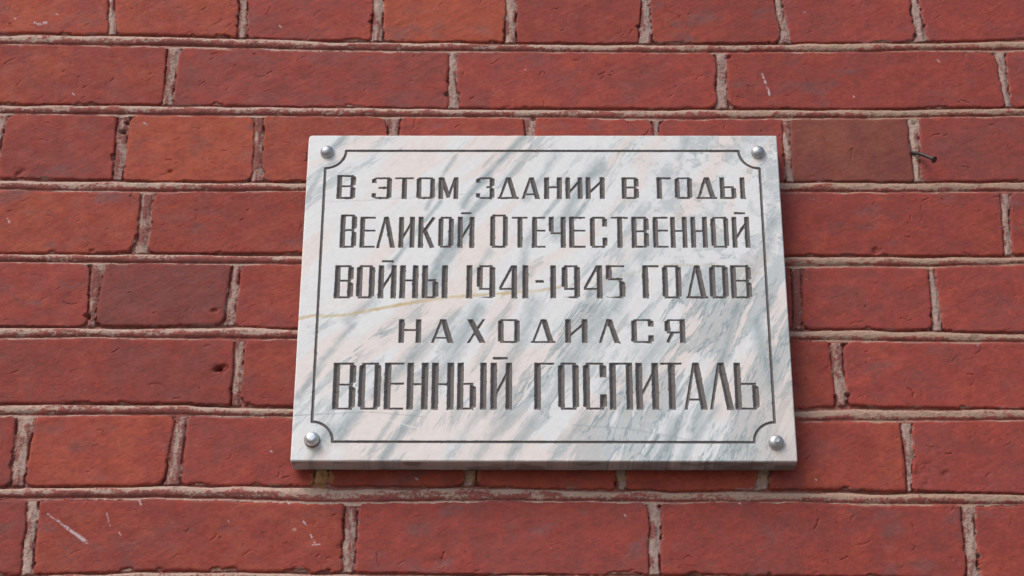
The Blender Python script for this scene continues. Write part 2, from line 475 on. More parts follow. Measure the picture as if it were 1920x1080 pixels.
# bed joints
for k in range(len(bed_hi)):
    hi, lo = bed_hi[k], bed_lo[k]
    sj, _ = window(us, vs, us[0], us[-1], lo.min() - .006, hi.max() + .006)
    t = (V[sj] + N2[sj] * .0006 - lo[None]) / (hi - lo)[None]
    inb = (t > -.12) & (t < 1.06)
    wob = vn(us / .09, us * 0 + k * 3.7, 30)[None]; wob2 = vn(us / .03, us * 0 + k * 1.7, 31)[None]
    tc = .53 + .07 * wob + .03 * wob2
    hw = .37 + .05 * wob2
    s = (t - tc) / hw
    pr = np.sqrt(np.clip(1 - s * s, 0, 1))
    flat = sst(.0, .35, us + .05 * vn(us / .05, us * 0 + k, 33))[None]          # flatter, less painted pointing to the right
    hb = -.0026 + (.0031 - .0005 * flat) * pr + PN2[sj] * .00045 + .0004 * PN[sj] + PF[sj] * .0002
    ledge = (t < tc - hw * .9)
    hb = np.where(ledge, np.maximum(hb, -.0016 + PN2[sj] * .0004 - .0010 * sst(.05, .2, t)), hb)
    hb = np.where(t > tc + hw * .95, hb - .0008, hb)
    side = .45 - .75 * sst(-.30, .42, us)[None] + .35 * PN3[sj]
    red = sst(-.12, .30, -s * .60 + PN[sj] * .80 + PN2[sj] * .35 + PF[sj] * .45 + side * .55 - .03)
    red = np.maximum(red, sst(.70, 1.0, s + .2 * PN[sj]) * .8)
    red = np.where(t < .10, red * sst(-.3, .4, PN[sj] - .1), red)
    tone = sst(-.1, .4, us)[None, :, None] * np.ones_like(t)[..., None]
    basec = M_PALE * (1 - tone) + M_TAN * tone
    speck = sst(.35, .7, PN2[sj])[..., None]
    basec = basec * (1 - .35 * speck) * (1 + .16 * PF[sj] + .14 * PN[sj])[..., None]
    redc = M_RED * (1 + .5 * sst(-.3, .5, PN2[sj] + PF[sj] * .5))[..., None]
    cc = basec * (1 - red[..., None] * .88) + redc * red[..., None] * .88
    MH[sj] = np.where(inb, hb, MH[sj]); MC[sj] = np.where(inb[..., None], cc, MC[sj])
H = np.where(isb, H, np.minimum(MH, .0012))
TINT = np.where(isb[..., None], TINT, MC)
# mortar smeared thinly over the brick rims here and there
sm = sst(.0022, .0004, D) * sst(.30, .55, fbm(U / .020, V / .007, 40, 3)) * isb
TINT = TINT * (1 - .55 * sm[..., None]) + (M_GREY * .9).astype(np.float32) * .55 * sm[..., None]
# rust-yellow lime under the lower edge of the slab
for (px, py, r, s_) in ((606, 890, 20, .9), (600, 902, 16, .8), (885, 893, 16, .4), (1165, 893, 12, .35), (1432, 895, 14, .3)):
    (x,), (y,) = at([px], [py], Y0)
    q = np.hypot(U - x, (V - y)) / (r * .00048)
    f = sst(1.3, .5, q + .35 * N3 + .3 * PF) * s_ * (~isb | (D < .004))
    TINT = TINT * (1 - f[..., None]) + np.array([.40, .215, .095], np.float32) * f[..., None]
for h_ in holes: dent(*h_)
(lx, lx2), (lz, lz2) = at([606, 598], [888, 904], Y0)                      # lump of old lime pushed out under the slab
for x, z, rx, rz, hh in ((lx, lz, .006, .006, .0045), (lx2, lz2, .009, .004, .0025)):
    q = ((U - x) / rx) ** 2 + ((V - z) / rz) ** 2
    H += hh * np.exp(-q * 1.2) * (1 + .5 * N3 + .4 * PF)
# white scratches, drips and flecks of lime paint
marks = [((1429, 138), (1436, 158), 2.2), ((1436, 158), (1444, 180), 1.6), ((88, 962), (108, 978), .9), ((108, 976), (128, 990), 1.8), ((124, 988), (146, 1004), 2.6), ((146, 1004), (164, 1017), 2.8),
         ((261, 938), (264, 946), 1.4), ((200, 962), (206, 985), .8), ((223, 998), (226, 1002), .9), ((537, 936), (542, 944), 1.3), ((568, 977), (574, 984), 1.2),
         ((582, 1002), (590, 1018), 1.2), ((586, 1022), (600, 1021), 1.2), ((270, 230), (276, 234), 1.7), ((136, 175), (139, 178), 1.5), ((66, 42), (74, 46), 2.2), ((76, 44), (86, 42), 2.4),
         ((14, 410), (18, 418), 1.3), ((428, 976), (430, 980), 1.0), ((524, 48), (528, 52), 1.0), ((105, 26), (108, 27), 1.2), ((27, 33), (29, 35), 1.2), ((3, 22), (5, 24), 1.3),
         ((1758, 112), (1761, 115), 1.6), ((1508, 22), (1510, 23), 1.3), ((1386, 943), (1389, 946), 1.4), ((1171, 965), (1173, 968), 1.2), ((780, 897), (783, 899), 1.6), ((507, 845), (510, 847), 1.4),
         ((1830, 646), (1833, 648), 1.4), ((1529, 899), (1531, 901), 1.2), ((1600, 180), (1602, 182), 1), ((984, 130), (986, 133), 1.1)]
CH = np.zeros((nv, nu), np.float32)
for a, b, r in marks:
    (x0, x1), (y0, y1) = at([a[0], b[0]], [a[1], b[1]], Y0); r *= .00050
    w = window(us, vs, min(x0, x1) - .006, max(x0, x1) + .006, min(y0, y1) - .006, max(y0, y1) + .006)
    dd, _t = seg_dist(U[w], V[w], (x0, y0), (x1, y1))
    CH[w] = np.maximum(CH[w], sst(r * 1.5, r * .5, dd + .4 * r * N3[w]))
(bx_,), (by_,) = at([552], [993], Y0)
CH = np.maximum(CH, .35 * sst(.0024, .0012, np.hypot(U - bx_, V - by_)))
for _ in range(120):
    x, y = RNG.uniform(fu0, fu1), RNG.uniform(fv0, fv1)
    w = window(us, vs, x - .003, x + .003, y - .003, y + .003)
    CH[w] = np.maximum(CH[w], RNG.uniform(.2, .6) * sst(.0009, .0002, np.hypot(U[w] - x, V[w] - y)))
CH = CH * sst(-.75, .35, vn(U / .0016, V / .0016, 50) + .6 * vn(U / .0008, V / .0008, 51)) * .9
TINT = TINT * (1 - .85 * CH[..., None]) + np.array([.62, .52, .55], np.float32) * .85 * CH[..., None]

hu_, hv_ = np.gradient(H, us, axis=1), np.gradient(H, vs, axis=0)
nrm = np.stack([-hu_, -np.ones_like(hu_), -hv_], -1); nrm /= np.linalg.norm(nrm, axis=-1, keepdims=True)
co = np.stack([U, Y0 - H, V], -1).reshape(-1, 3)
att = {'tint': TINT.reshape(-1, 3).astype(np.float32)}
fb = isb[:-1, :-1] & isb[1:, 1:] & isb[1:, :-1] & isb[:-1, 1:]
wall = empty('brick_wall', (0, 0, float(vs[0])))
tag(wall, 'red painted brick wall with pale lime mortar joints behind the marble plaque', 'wall')
for nm, mask, mat in (('brickwork', fb, M_BRICK), ('mortar', ~fb, M_MORTAR)):
    c_, q_, n_, a_ = sub_grid(co, nrm.reshape(-1, 3), att, nu, nv, mask)
    link(nm, fill_mesh(nm, c_, q_, n_, a_), mat, wall)

# ================================================================= ground in front of the wall, out of the frame, throws light up
gme = bpy.data.meshes.new('ground')
gme.from_pydata([(-40, -60, GROUND), (40, -60, GROUND), (40, .02, GROUND), (-40, .02, GROUND)], [], [(0, 1, 2, 3)])
t = NT('pale_paving')
t.l(t.mix(t.noise(3, 5), (.16, .15, .13), (.25, .23, .205)), t.b.inputs['Base Color']); t.b.inputs['Roughness'].default_value = .9
ground = link('ground', gme, t.m, None); ground['kind'] = 'structure'

# ================================================================= marble plaque
PS = .00040
pu = np.linspace(-PLAQUE_W / 2, PLAQUE_W / 2, int(PLAQUE_W / PS)); pv = np.linspace(-PLAQUE_H / 2, PLAQUE_H / 2, int(PLAQUE_H / PS))
PU, PV_ = np.meshgrid(pu, pv)
pn, pm = len(pu), len(pv)
GD = np.full((pm, pn), -.01); LAB = np.zeros((pm, pn), np.int8)
JIT = vn(PU / .0016, PV_ / .0016, 60) * .00013 + vn(PU / .006, PV_ / .006, 61) * .00012 + sst(.62, .95, vn(PU / .0035, PV_ / .0035, 62)) * .00045

def P(px, py): return at(px, py, Y_FRONT)

def carve_poly(pts, lab):
    pts = np.array(pts, float)
    ar = 0.5 * np.sum(pts[:, 0] * np.roll(pts[:, 1], -1) - pts[:, 1] * np.roll(pts[:, 0], -1))
    if ar < 0: pts = pts[::-1]
    w = window(pu, pv, pts[:, 0].min() - .002, pts[:, 0].max() + .002, pts[:, 1].min() - .002, pts[:, 1].max() + .002)
    x, y = PU[w], PV_[w]
    d = np.full(x.shape, 9.)
    for a, b in zip(pts, np.roll(pts, -1, axis=0)):
        e = b - a; L = np.hypot(*e)
        if L < 1e-7: continue
        d = np.minimum(d, ((x - a[0]) * -e[1] + (y - a[1]) * e[0]) / L)
    d = d + JIT[w]
    up = d > GD[w]
    GD[w] = np.where(up, d, GD[w])
    LAB[w] = np.where(up & (d > -.0002), lab, LAB[w])

def carve_line(pts, half, lab):
    for a, b in zip(pts[:-1], pts[1:]):
        w = window(pu, pv, min(a[0], b[0]) - half - .001, max(a[0], b[0]) + half + .001, min(a[1], b[1]) - half - .001, max(a[1], b[1]) + half + .001)
        d = half - seg_dist(PU[w], PV_[w], a, b)[0] + JIT[w] * .7
        up = d > GD[w]
        GD[w] = np.where(up, d, GD[w]); LAB[w] = np.where(up & (d > -.0002), lab, LAB[w])

# --- letter shapes: lists of convex strokes, w = letter width, h = height, W = fat stroke, t = hairline
def rect(a, b, c, d): return [(a, c), (b, c), (b, d), (a, d)]
def bar(x0, y0, x1, y1, hw):
    L = math.hypot(x1 - x0, y1 - y0); nx, ny = -(y1 - y0) / L * hw, (x1 - x0) / L * hw
    return [(x0 + nx, y0 + ny), (x1 + nx, y1 + ny), (x1 - nx, y1 - ny), (x0 - nx, y0 - ny)]
def glyph(ch, w, h, W, t):
    V_ = lambda x: rect(x, x + W, 0, h)
    top = lambda a, b: rect(a, b, h - t, h)
    low = lambda a, b: rect(a, b, 0, t)
    mid = lambda a, b, f: rect(a, b, f * h - t / 2, f * h + t / 2)
    OL = [(0, .07 * h), (W, 0), (W, h), (0, .93 * h)]; OR = [(w, .07 * h), (w - W, 0), (w - W, h), (w, .93 * h)]
    bowl = lambda x: [(x - W, 0), (x, .06 * h), (x, .48 * h), (x - W, .565 * h)]
    e = W * .6
    if ch == 'Н': return [V_(0), V_(w - W), mid(W - e, w - W + e, .54)]
    if ch in 'ИЙ': return [V_(0), V_(w - W), bar(W * .75, .30 * h, w - W * .75, .78 * h, t * .62)]
    if ch == 'В': return [V_(0), top(W - e, w - W + e), mid(W - e, w - W + e, .53), low(W - e, w - W + e),
                          [(w - W, .52 * h), (w, .585 * h), (w, .93 * h), (w - W, h)], [(w - W, 0), (w, .06 * h), (w, .455 * h), (w - W, .54 * h)]]
    if ch == 'О': return [OL, OR, top(W - e, w - W + e), low(W - e, w - W + e)]
    if ch == 'С': return [OL, top(W - e, w - W + e), low(W - e, w - W + e), [(w - W, .68 * h), (w, .68 * h), (w, .92 * h), (w - W, h)], [(w - W, 0), (w, .08 * h), (w, .33 * h), (w - W, .33 * h)]]
    if ch == 'Э': return [OR, top(W * .8, w - W + e), low(W * .8, w - W + e), mid(.34 * w, w - W + e, .51), [(0, .73 * h), (W * .9, .73 * h), (W * .9, h), (0, .91 * h)], [(0, .09 * h), (W * .9, 0), (W * .9, .27 * h), (0, .27 * h)]]
    if ch == 'З': return [top(W * .8, w - W + e), low(W * .8, w - W + e), mid(.55 * w, w - W + e, .545), [(w - W, .53 * h), (w, .60 * h), (w, .93 * h), (w - W, h)], [(w - W, 0), (w, .07 * h), (w, .47 * h), (w - W, .56 * h)],
                          [(0, .73 * h), (W * .9, .73 * h), (W * .9, h), (0, .91 * h)], [(0, .09 * h), (W * .9, 0), (W * .9, .27 * h), (0, .27 * h)]]
    if ch == 'Т': return [top(0, w), V_(w * .51 - W / 2)]
    if ch == 'М': return [V_(0), V_(w - W), bar(W * .75, h * .97, w * .52, h * .06, t * .95), bar(w * .5, h * .06, w - W * .7, h * .97, t * .6)]
    if ch == 'Д': return [[(.03 * w, 0), (.03 * w + t * 1.25, 0), (.40 * w + t * 1.3, h), (.40 * w, h)], [(.40 * w, h), (.40 * w + W, h), (.93 * w, t * .5), (.93 * w - W, t * .5)], low(0, w)]
    if ch == 'А': return [[(0, 0), (t * 1.35, 0), (.40 * w + t * 1.35, h), (.40 * w, h)], [(.40 * w, h), (.40 * w + W * .95, h), (w, 0), (w - W, 0)], mid(.19 * w, .74 * w, .215)]
    if ch == 'Л': return [[(0, 0), (t * 1.4, 0), (.38 * w + t * 1.35, h), (.38 * w, h)], [(.38 * w, h), (.38 * w + W * .95, h), (w, 0), (w - W, 0)]]
    if ch == 'Г': return [V_(0), top(W - e, w)]
    if ch == 'Ь': return [V_(0), mid(W - e, w - W + e, .545), low(W - e, w - W + e), bowl(w)]
    if ch == 'Ы': return [V_(0), V_(w - W), mid(W - e, .65 * w - W + e, .545), low(W - e, .65 * w - W + e), bowl(.65 * w)]
    if ch == 'Е': return [V_(0), top(W - e, w), mid(W - e, w, .55), low(W - e, w)]
    if ch == 'К': return [V_(0), bar(W * .9, .47 * h, w * .93, .99 * h, t * .8), [(W * .95, .5 * h), (W * 1.55, .62 * h), (w, 0), (w - W * .95, 0)]]
    if ch == 'Ч': return [V_(w - W), [(0, .54 * h), (0, h), (W, h), (W, .45 * h)], mid(W - e, w - W + e, .465)]
    if ch == 'Х': return [[(0, h), (W * 1.1, h), (w, 0), (w - W * 1.1, 0)], [(0, 0), (W * .55, 0), (w * .97, h), (w * .97 - W * .55, h)]]
    if ch == 'Я': return [V_(w - W), top(W - e, w - W + e), [(0, .5 * h), (0, .91 * h), (W, h), (W, .42 * h)], mid(W - e, w - W + e, .44), bar(.36 * w, .43 * h, .13 * w, .01 * h, t * .8)]
    if ch == 'П': return [V_(0), V_(w - W), top(W - e, w - W + e)]
    if ch == '1': return [rect(0, w, 0, h)]
    if ch == '9': return [[(0, .36 * h), (0, .93 * h), (W, h), (W, .27 * h)], [(w - W, .0), (w, .05 * h), (w, .93 * h), (w - W, h)], top(W - e, w - W + e), mid(W - e, w - W + e, .285), [(-.01 * w, .045 * h), (w - W + e, 0), (w - W + e, t)]]
    if ch == '4': return [V_(w - W), bar(t * .4, .30 * h, w - W * .8, .985 * h, t * .65), mid(0, w - W + e, .285)]
    if ch == '5': return [[(0, .56 * h), (0, h), (W, h), (W, .6 * h)], top(W - e, w * .97), mid(W - e, w - W + e, .575), bowl(w), [(.08 * w, .045 * h), (w - W + e, 0), (w - W + e, t)]]
    return [rect(0, w, 0, h)]

# every line: text, top y, bottom y, middle y, fat stroke px, hairline px, [(left, right) px at the middle]
LINES = [
 ('ВЭТОМЗДАНИИВГОДЫ', 332.5, 373.3, 9.8, 4.4, [(631.5, 667), (697, 735), (740, 776), (781, 816), (822, 860), (892.5, 927.5), (933, 973), (978, 1013), (1020, 1054), (1060, 1092.5), (1098, 1134),
   (1165.5, 1198), (1231.3, 1259), (1265, 1298), (1305, 1344), (1349.5, 1397)]),
 ('ВЕЛИКОЙОТЕЧЕСТВЕННОЙ', 406.5, 464.8, 9.9, 4.4, [(637.5, 669), (674.7, 704), (706, 741.7), (747.5, 778), (784, 816), (821.7, 851), (858, 890), (919, 952.5), (960, 989.7), (997.5, 1023), (1028.7, 1061),
   (1067, 1098), (1106, 1139), (1146, 1178), (1184, 1217), (1224, 1253), (1257, 1288.7), (1295, 1326.7), (1333, 1366.7), (1372.5, 1406)]),
 ('ВОЙНЫ1941-1945ГОДОВ', 497.3, 559.8, 11.3, 4.6, [(627, 663), (668.3, 703), (709, 743.7), (749, 784.7), (791, 839.7), (874.3, 886), (894, 929), (936, 970), (979.3, 991), (1003.7, 1020.3), (1031.7, 1043), (1053, 1088),
   (1094.5, 1130), (1136, 1172.5), (1204.5, 1236), (1241.7, 1278), (1285.5, 1327.5), (1330.3, 1366), (1370, 1409.5)]),
 ('НАХОДИЛСЯ', 598.5, 643.3, 11.2, 4.2, [(747.5, 790.3), (808.5, 851), (875, 911.5), (933.7, 975), (995.3, 1041.7), (1059.6, 1102), (1122, 1162.6), (1183.7, 1226), (1246.3, 1285.2)]),
 ('ВОЕННЫЙГОСПИТАЛЬ', 680, 768.5, 13.0, 4.6, [(624, 667.3), (672, 714.4), (720.2, 757.6), (762.6, 803), (809, 851.5), (857, 912.6), (919.4, 960.7), (1001.5, 1039.8), (1046.2, 1086), (1093, 1138), (1142.6, 1186.7),
   (1192, 1235.5), (1239, 1280), (1282, 1326), (1329, 1375), (1377, 1423)]),
]
BREVES = [(864.3, 884.3, 398, 402, 3), (1376, 1397.5, 398, 402, 3), (716.2, 738, 488, 492.2, 4), (924.2, 952.8, 669.4, 674.6, 6)]
for li, (txt, yt, yb, fat, hair, xs) in enumerate(LINES):
    ym = (yt + yb) / 2
    for ci, (ch, (xa, xb)) in enumerate(zip(txt, xs)):
        (ua, ub), (va, vb) = P([xa, xb], [ym, ym])
        sc = (ub - ua) / (xb - xa)
        tall = 4.2 if (li, ci) in ((0, 0), (1, 0), (1, 7)) else 0.0        # the larger initials
        _, (vt,) = P([xa], [yt - tall]); _, (vbm,) = P([xa], [yb])
        h = vt - vbm
        W = fat * sc * random.uniform(.96, 1.04); t = hair * sc
        if ch == '-':
            (_, _), (y1, y2) = P([xa, xa], [525, 530.6]); carve_poly(rect(ua, ub, y2, y1), 2 + li); continue
        for poly in glyph(ch, ub - ua, h, W, t):
            carve_poly([(ua + x, vbm + y) for x, y in poly], 2 + li)
for xa, xb, ya, yb, lab in BREVES:
    (ua, ub), (va, vb) = P([xa, xb], [ya, yb])
    carve_poly(rect(ua, ub, vb, va), lab)

# border line with scooped corners
(bl, br_), (bt, bb) = P([610.8, 1452], [283, 829.5])
(bl2, _), _ = P([586, 0], [790, 790]); bl = .5 * (bl + bl2); (br2, _), _ = P([1427, 0], [317, 317]); br_ = .5 * (br_ + br2)
RC = .0192
path = []
for cx, cy, a0 in ((bl, bt, 0), (br_, bt, -90), (br_, bb, -180), (bl, bb, -270)):
    arc = [(cx + RC * math.cos(math.radians(a0 - k * 90 / 14)), cy + RC * math.sin(math.radians(a0 - k * 90 / 14))) for k in range(15)]
    path.append(arc)
loop = []
for arc in (path[0][::-1], path[1][::-1], path[2][::-1], path[3][::-1]): loop += arc
carve_line(loop + [loop[0]], .00138, 1)

# --- marble colour
ANG = math.radians(53) + .16 * (PU / .225) - .10 * (PV_ / .168)
sX = PU * np.sin(ANG) - PV_ * np.cos(ANG); sT = PU * np.cos(ANG) + PV_ * np.sin(ANG)
wx = fbm(PU / .08, PV_ / .08, 70, 2) * .006
sX = sX + wx
B1 = fbm(sX / .020, sT / .10, 71, 5, .6); B2 = fbm(sX / .0070, sT / .040, 72, 5, .6); B3 = fbm(sX / .0022, sT / .016, 73, 4, .6)
MOT = fbm(PU / .020, PV_ / .018, 74, 6, .65); MOT2 = fbm(PU / .0040, PV_ / .0040, 75, 4, .65)
right = sst(-.02, .16, PU + .03 * MOT); lower = sst(.06, -.10, PV_ + .03 * MOT); centre = sst(-.10, .04, PU)
streaky = 1 - sst(.06, .15, PU) * sst(-.01, .06, PV_)            # upper right corner is mottled instead
bias = -.24 + .27 * right + .30 * lower * centre + .04 * lower
gs_ = (B1 * .8 + B2 * .65 + B3 * .35 + MOT2 * .15) * streaky + (MOT * 1.1 + MOT2 * .45) * (1 - streaky) + bias
grey = (sst(.02, .34, gs_) * streaky + sst(-.25, .55, gs_) * (1 - streaky)) * .55
rid = 1 - np.abs(B2 * .8 + B3 * .25) * streaky - np.abs(MOT) * (1 - streaky)
grey += (.22 + .20 * streaky) * sst(.88, .985, rid) * sst(-.25, .35, B1 + bias + .2 * MOT)
grey += .16 * sst(.1, .7, B3 * streaky + MOT2 * (1 - streaky)) * (.4 + .6 * right)
pink = sst(.05, .38, fbm(sX / .020, sT / .09, 76, 4) + .22 * lower - .02)
streaks = [  # (points px, half width px, strength)
 ([(646, 256), (615, 287)], 8, .55), ([(604, 318), (574, 378)], 6, .4), ([(718, 256), (697, 284)], 4, .25),
 ([(984, 256), (955, 283), (934, 306), (905, 340), (868, 384)], 8, .60), ([(957, 283), (936, 305)], 4, .6), ([(910, 372), (866, 420), (823, 487), (800, 545)], 10, .5),
 ([(980, 304), (949, 338)], 6, .4), ([(854, 291), (829, 332), (800, 392)], 4.5, .38), ([(826, 378), (747, 478), (730, 500)], 5, .5), ([(870, 436), (836, 487), (812, 545)], 15, .42),
 ([(1044, 288), (1010, 340), (985, 372)], 10, .34), ([(1128, 306), (1086, 352), (1040, 440)], 12, .45), ([(1136, 318), (1110, 330)], 7, .35), ([(1048, 372), (1016, 408)], 5, .5), ([(1102, 374), (1074, 410)], 5.5, .6),
 ([(1000, 430), (985, 470), (978, 520)], 9, .35), ([(920, 470), (880, 520)], 6, .4),
 ([(660, 612), (606, 677), (562, 744)], 8, .45), ([(852, 588), (800, 640), (768, 678), (738, 712), (704, 742)], 13, .5), ([(896, 576), (860, 649), (822, 712)], 13, .45),
 ([(786, 766), (747, 812), (714, 860)], 7, .60), ([(742, 774), (704, 828), (690, 850)], 5, .38), ([(668, 776), (636, 818)], 15, .52), ([(612, 806), (604, 826)], 14, .5), ([(596, 840), (582, 862)], 8, .35),
 ([(892, 782), (836, 860)], 9, .3), ([(957, 780), (893, 854)], 12, .3), ([(1003, 567), (972, 648), (908, 770)], 14, .38), ([(700, 560), (650, 600)], 9, .35),
 ([(1130, 586), (1088, 650), (1060, 700)], 22, .42), ([(1240, 640), (1190, 720)], 16, .34), ([(1383, 573), (1353, 678), (1298, 806)], 7, .52), ([(1418, 600), (1433, 668), (1446, 720)], 13, .45),
 ([(1232, 817), (1226, 830), (1210, 856)], 3.2, .85), ([(1270, 790), (1240, 860)], 12, .4), ([(1342, 765), (1292, 834), (1280, 860)], 9, .4), ([(1100, 780), (1050, 850)], 14, .4), ([(1000, 790), (960, 855)], 12, .34),
 ([(1180, 520), (1150, 580)], 14, .36), ([(1240, 430), (1200, 480)], 14, .32), ([(1450, 400), (1440, 460)], 12, .35), ([(1290, 262), (1275, 300)], 6, .3), ([(1425, 790), (1400, 830)], 10, .35)]
def streak_field(pts, hw):
    x, y = P([p[0] for p in pts], [p[1] for p in pts]); r = hw * .00048
    w = window(pu, pv, min(x) - 3 * r - .012, max(x) + 3 * r + .012, min(y) - 3 * r - .012, max(y) + 3 * r + .012)
    dd = np.full(PU[w].shape, 9.)
    uu, vv = PU[w] + wx[w] * .25, PV_[w]
    for a, b in zip(zip(x[:-1], y[:-1]), zip(x[1:], y[1:])): dd = np.minimum(dd, seg_dist(uu, vv, a, b)[0])
    return w, dd / r
DK = np.zeros_like(grey)
for pts, hw, s in streaks:
    w, q = streak_field(pts, hw)
    core = sst(.55, -.25, q * .8 + .55 * B2[w] + .55 * B3[w] + .25 * MOT2[w]) * s
    DK[w] = np.maximum(DK[w], core)
    f = sst(1.7, .2, q + .75 * B2[w] + .45 * B3[w] + .2 * MOT2[w]) * min(1, s * 1.25)
    grey[w] = 1 - (1 - grey[w]) * (1 - f)
grey = np.clip(grey, 0, 1)
C_WHT = np.array([.768, .772, .768]); C_PNK = np.array([.795, .695, .645]); C_GRY = np.array([.285, .358, .375])
mc = C_WHT * (1 - pink[..., None] * .72) + C_PNK * pink[..., None] * .72
mc = mc * (1 - grey[..., None] * .88) + C_GRY * grey[..., None] * .88
DK = np.maximum(DK, .45 * sst(.93, .995, rid) * sst(-.15, .3, B1 + bias))[..., None] * .62
mc = mc * (1 - DK) + np.array([.185, .240, .275]) * DK
def vein(pts, hw, s, col):
    global mc
    w, q = streak_field(pts, hw)
    f = sst(1.6, .1, q + .8 * MOT2[w]) * s * (.45 + .55 * sst(-.4, .3, MOT[w] + MOT2[w] * .6))
    mc[w] = mc[w] * (1 - f[..., None]) + np.array(col) * f[..., None]
vein([(558, 598), (590, 591), (615, 593), (650, 590), (690, 583), (740, 573), (790, 564), (850, 556), (900, 553), (960, 549), (1010, 545), (1050, 538)], 3.6, .9, (.56, .42, .17))
vein([(1050, 538), (1130, 527), (1200, 508), (1240, 497), (1330, 496), (1420, 512)], 2.6, .42, (.60, .48, .26))
vein([(548, 779), (620, 776), (690, 772), (790, 781)], 1.6, .5, (.26, .28, .27))
vein([(560, 380), (620, 378), (700, 375), (850, 365), (905, 362)], 1.6, .35, (.33, .38, .40))
vein([(1075, 797), (1170, 803), (1240, 815), (1310, 828)], 1.8, .45, (.28, .32, .36))
vein([(726, 788), (745, 790), (760, 798), (780, 802)], 1.6, .7, (.80, .79, .78))
vein([(1300, 800), (1320, 778), (1350, 765)], 1.4, .5, (.76, .74, .72))
vein([(602, 832), (616, 846), (632, 860)], 5, .75, (.74, .745, .74))
vein([(586, 797), (588, 815)], 4, .7, (.76, .77, .775))
# rust run under the fixings and a dirty lower rim
for (px, py, r, s, col) in ((597, 846, 12, .3, (.45, .36, .20)), (584, 838, 9, .45, (.42, .27, .13)), (1459, 848, 13, .45, (.60, .44, .28)), (1424, 300, 9, .3, (.5, .44, .33)), (620, 297, 7, .3, (.42, .36, .25))):
    (x,), (y,) = P([px], [py])
    q = np.hypot(PU - x, PV_ - y) / (r * .00048)
    f = (sst(1.25, .1, q + .2 * MOT2) * s)[..., None]
    mc = mc * (1 - f) + np.array(col) * f
warm = (sst(.17, .215, PU) * sst(-.07, -.13, PV_))[..., None]
mc = mc * (1 - .55 * warm) + np.array([.69, .60, .54]) * .55 * warm
mc *= (1 + .06 * MOT2 + .05 * B3)[..., None]
fl = sst(.42, .75, fbm(sX / .0012, sT / .0045, 95, 2)) * .10 * (.3 + grey)
mc = mc + fl[..., None]

# --- relief of the front
edge = np.minimum(np.minimum(PU + PLAQUE_W / 2, PLAQUE_W / 2 - PU), np.minimum(PV_ + PLAQUE_H / 2, PLAQUE_H / 2 - PV_))
bev = .0011 * (1 + .3 * vn(PU / .012, PV_ / .012, 80))
drop = np.where(edge < bev, bev - np.sqrt(np.clip(bev ** 2 - (bev - edge) ** 2, 0, None)), 0)
depth = np.clip(GD, 0, None) * .80
PH = -drop - depth + MOT * .00004
X2, Z2 = PU.copy(), PV_.copy()
for sx, sz, r in ((-1, 1, .0045), (1, 1, .0012), (-1, -1, .0016), (1, -1, .0012)):          # rounded corners
    cx, cz = sx * (PLAQUE_W / 2 - r), sz * (PLAQUE_H / 2 - r)
    dx, dz = (X2 - cx) * sx, (Z2 - cz) * sz
    d = np.hypot(dx, dz)
    m = (dx > 0) & (dz > 0) & (d > r)
    X2 = np.where(m, cx + sx * dx / np.maximum(d, 1e-9) * r, X2); Z2 = np.where(m, cz + sz * dz / np.maximum(d, 1e-9) * r, Z2)
    PH = np.where(m, PH - .0006, PH)
gu, gv = np.gradient(PH, pu, axis=1), np.gradient(PH, pv, axis=0)
gu = np.clip(gu, -3, 3); gv = np.clip(gv, -3, 3)
pnr = np.stack([-gu, -np.ones_like(gu), -gv], -1); pnr /= np.linalg.norm(pnr, axis=-1, keepdims=True)
pco = np.stack([X2, Y_FRONT - PH, Z2], -1)

plaque = empty('marble_plaque', (0, Y_FRONT + PLAQUE_T, -PLAQUE_H / 2))
tag(plaque, 'white and grey veined marble plaque with five carved lines, screwed to the brick wall', 'plaque')
att = {'tint': mc.reshape(-1, 3).astype(np.float32), 'groove': GD.reshape(-1).astype(np.float32)}
gin = GD > -.00005
lf = np.maximum.reduce([np.where(gin, LAB, 0)[:-1, :-1], np.where(gin, LAB, 0)[1:, 1:], np.where(gin, LAB, 0)[1:, :-1], np.where(gin, LAB, 0)[:-1, 1:]])

# slab: front without the cuts + rim + back
c_, q_, n_, a_ = sub_grid(pco.reshape(-1, 3), pnr.reshape(-1, 3), att, pn, pm, lf == 0)
ring = [(0, i) for i in range(pn)] + [(j, pn - 1) for j in range(1, pm)] + [(pm - 1, i) for i in range(pn - 2, -1, -1)] + [(j, 0) for j in range(pm - 2, 0, -1)]
ring = np.array(ring)
rp = pco[ring[:, 0], ring[:, 1]]; rc = mc[ring[:, 0], ring[:, 1]]
nr = len(ring); y_start = rp[:, 1].copy(); y_end = Y_FRONT + PLAQUE_T
layers, cols = [], []
NL = 14
sarc = np.cumsum(np.r_[0, np.hypot(np.diff(rp[:, 0]), np.diff(rp[:, 2]))])
for k in range(NL):
    f = k / (NL - 1)
    L = rp.copy(); L[:, 1] = y_start + (y_end - y_start) * f
    rough = vn(sarc / .005, sarc * 0 + f * 4, 90) * .00025 * min(1, f * 4)
    cxz = -rp[:, [0, 2]] / np.linalg.norm(rp[:, [0, 2]], axis=1, keepdims=True)
    L[:, 0] += cxz[:, 0] * rough; L[:, 2] += cxz[:, 1] * rough
    layers.append(L)
    # rim darker than the front, with dark grey patches, more of them towards the back
    g = sst(-.05, .45, fbm(sarc / .022, sarc * 0 + f * 1.3 + 3, 91, 3) + .35 * f - .2)[:, None] * .75
    rim_tint = rc * .62 * (1 - g) + np.array([.15, .135, .125]) * g
    cols.append(rim_tint if k else rc * .95)
sco = np.concatenate(layers); scol = np.concatenate(cols)
ii = np.arange(nr); jj = (ii + 1) % nr
sq = np.concatenate([np.stack([k * nr + ii, (k + 1) * nr + ii, (k + 1) * nr + jj, k * nr + jj], -1) for k in range(NL - 1)])
outx = np.zeros((nr, 3))
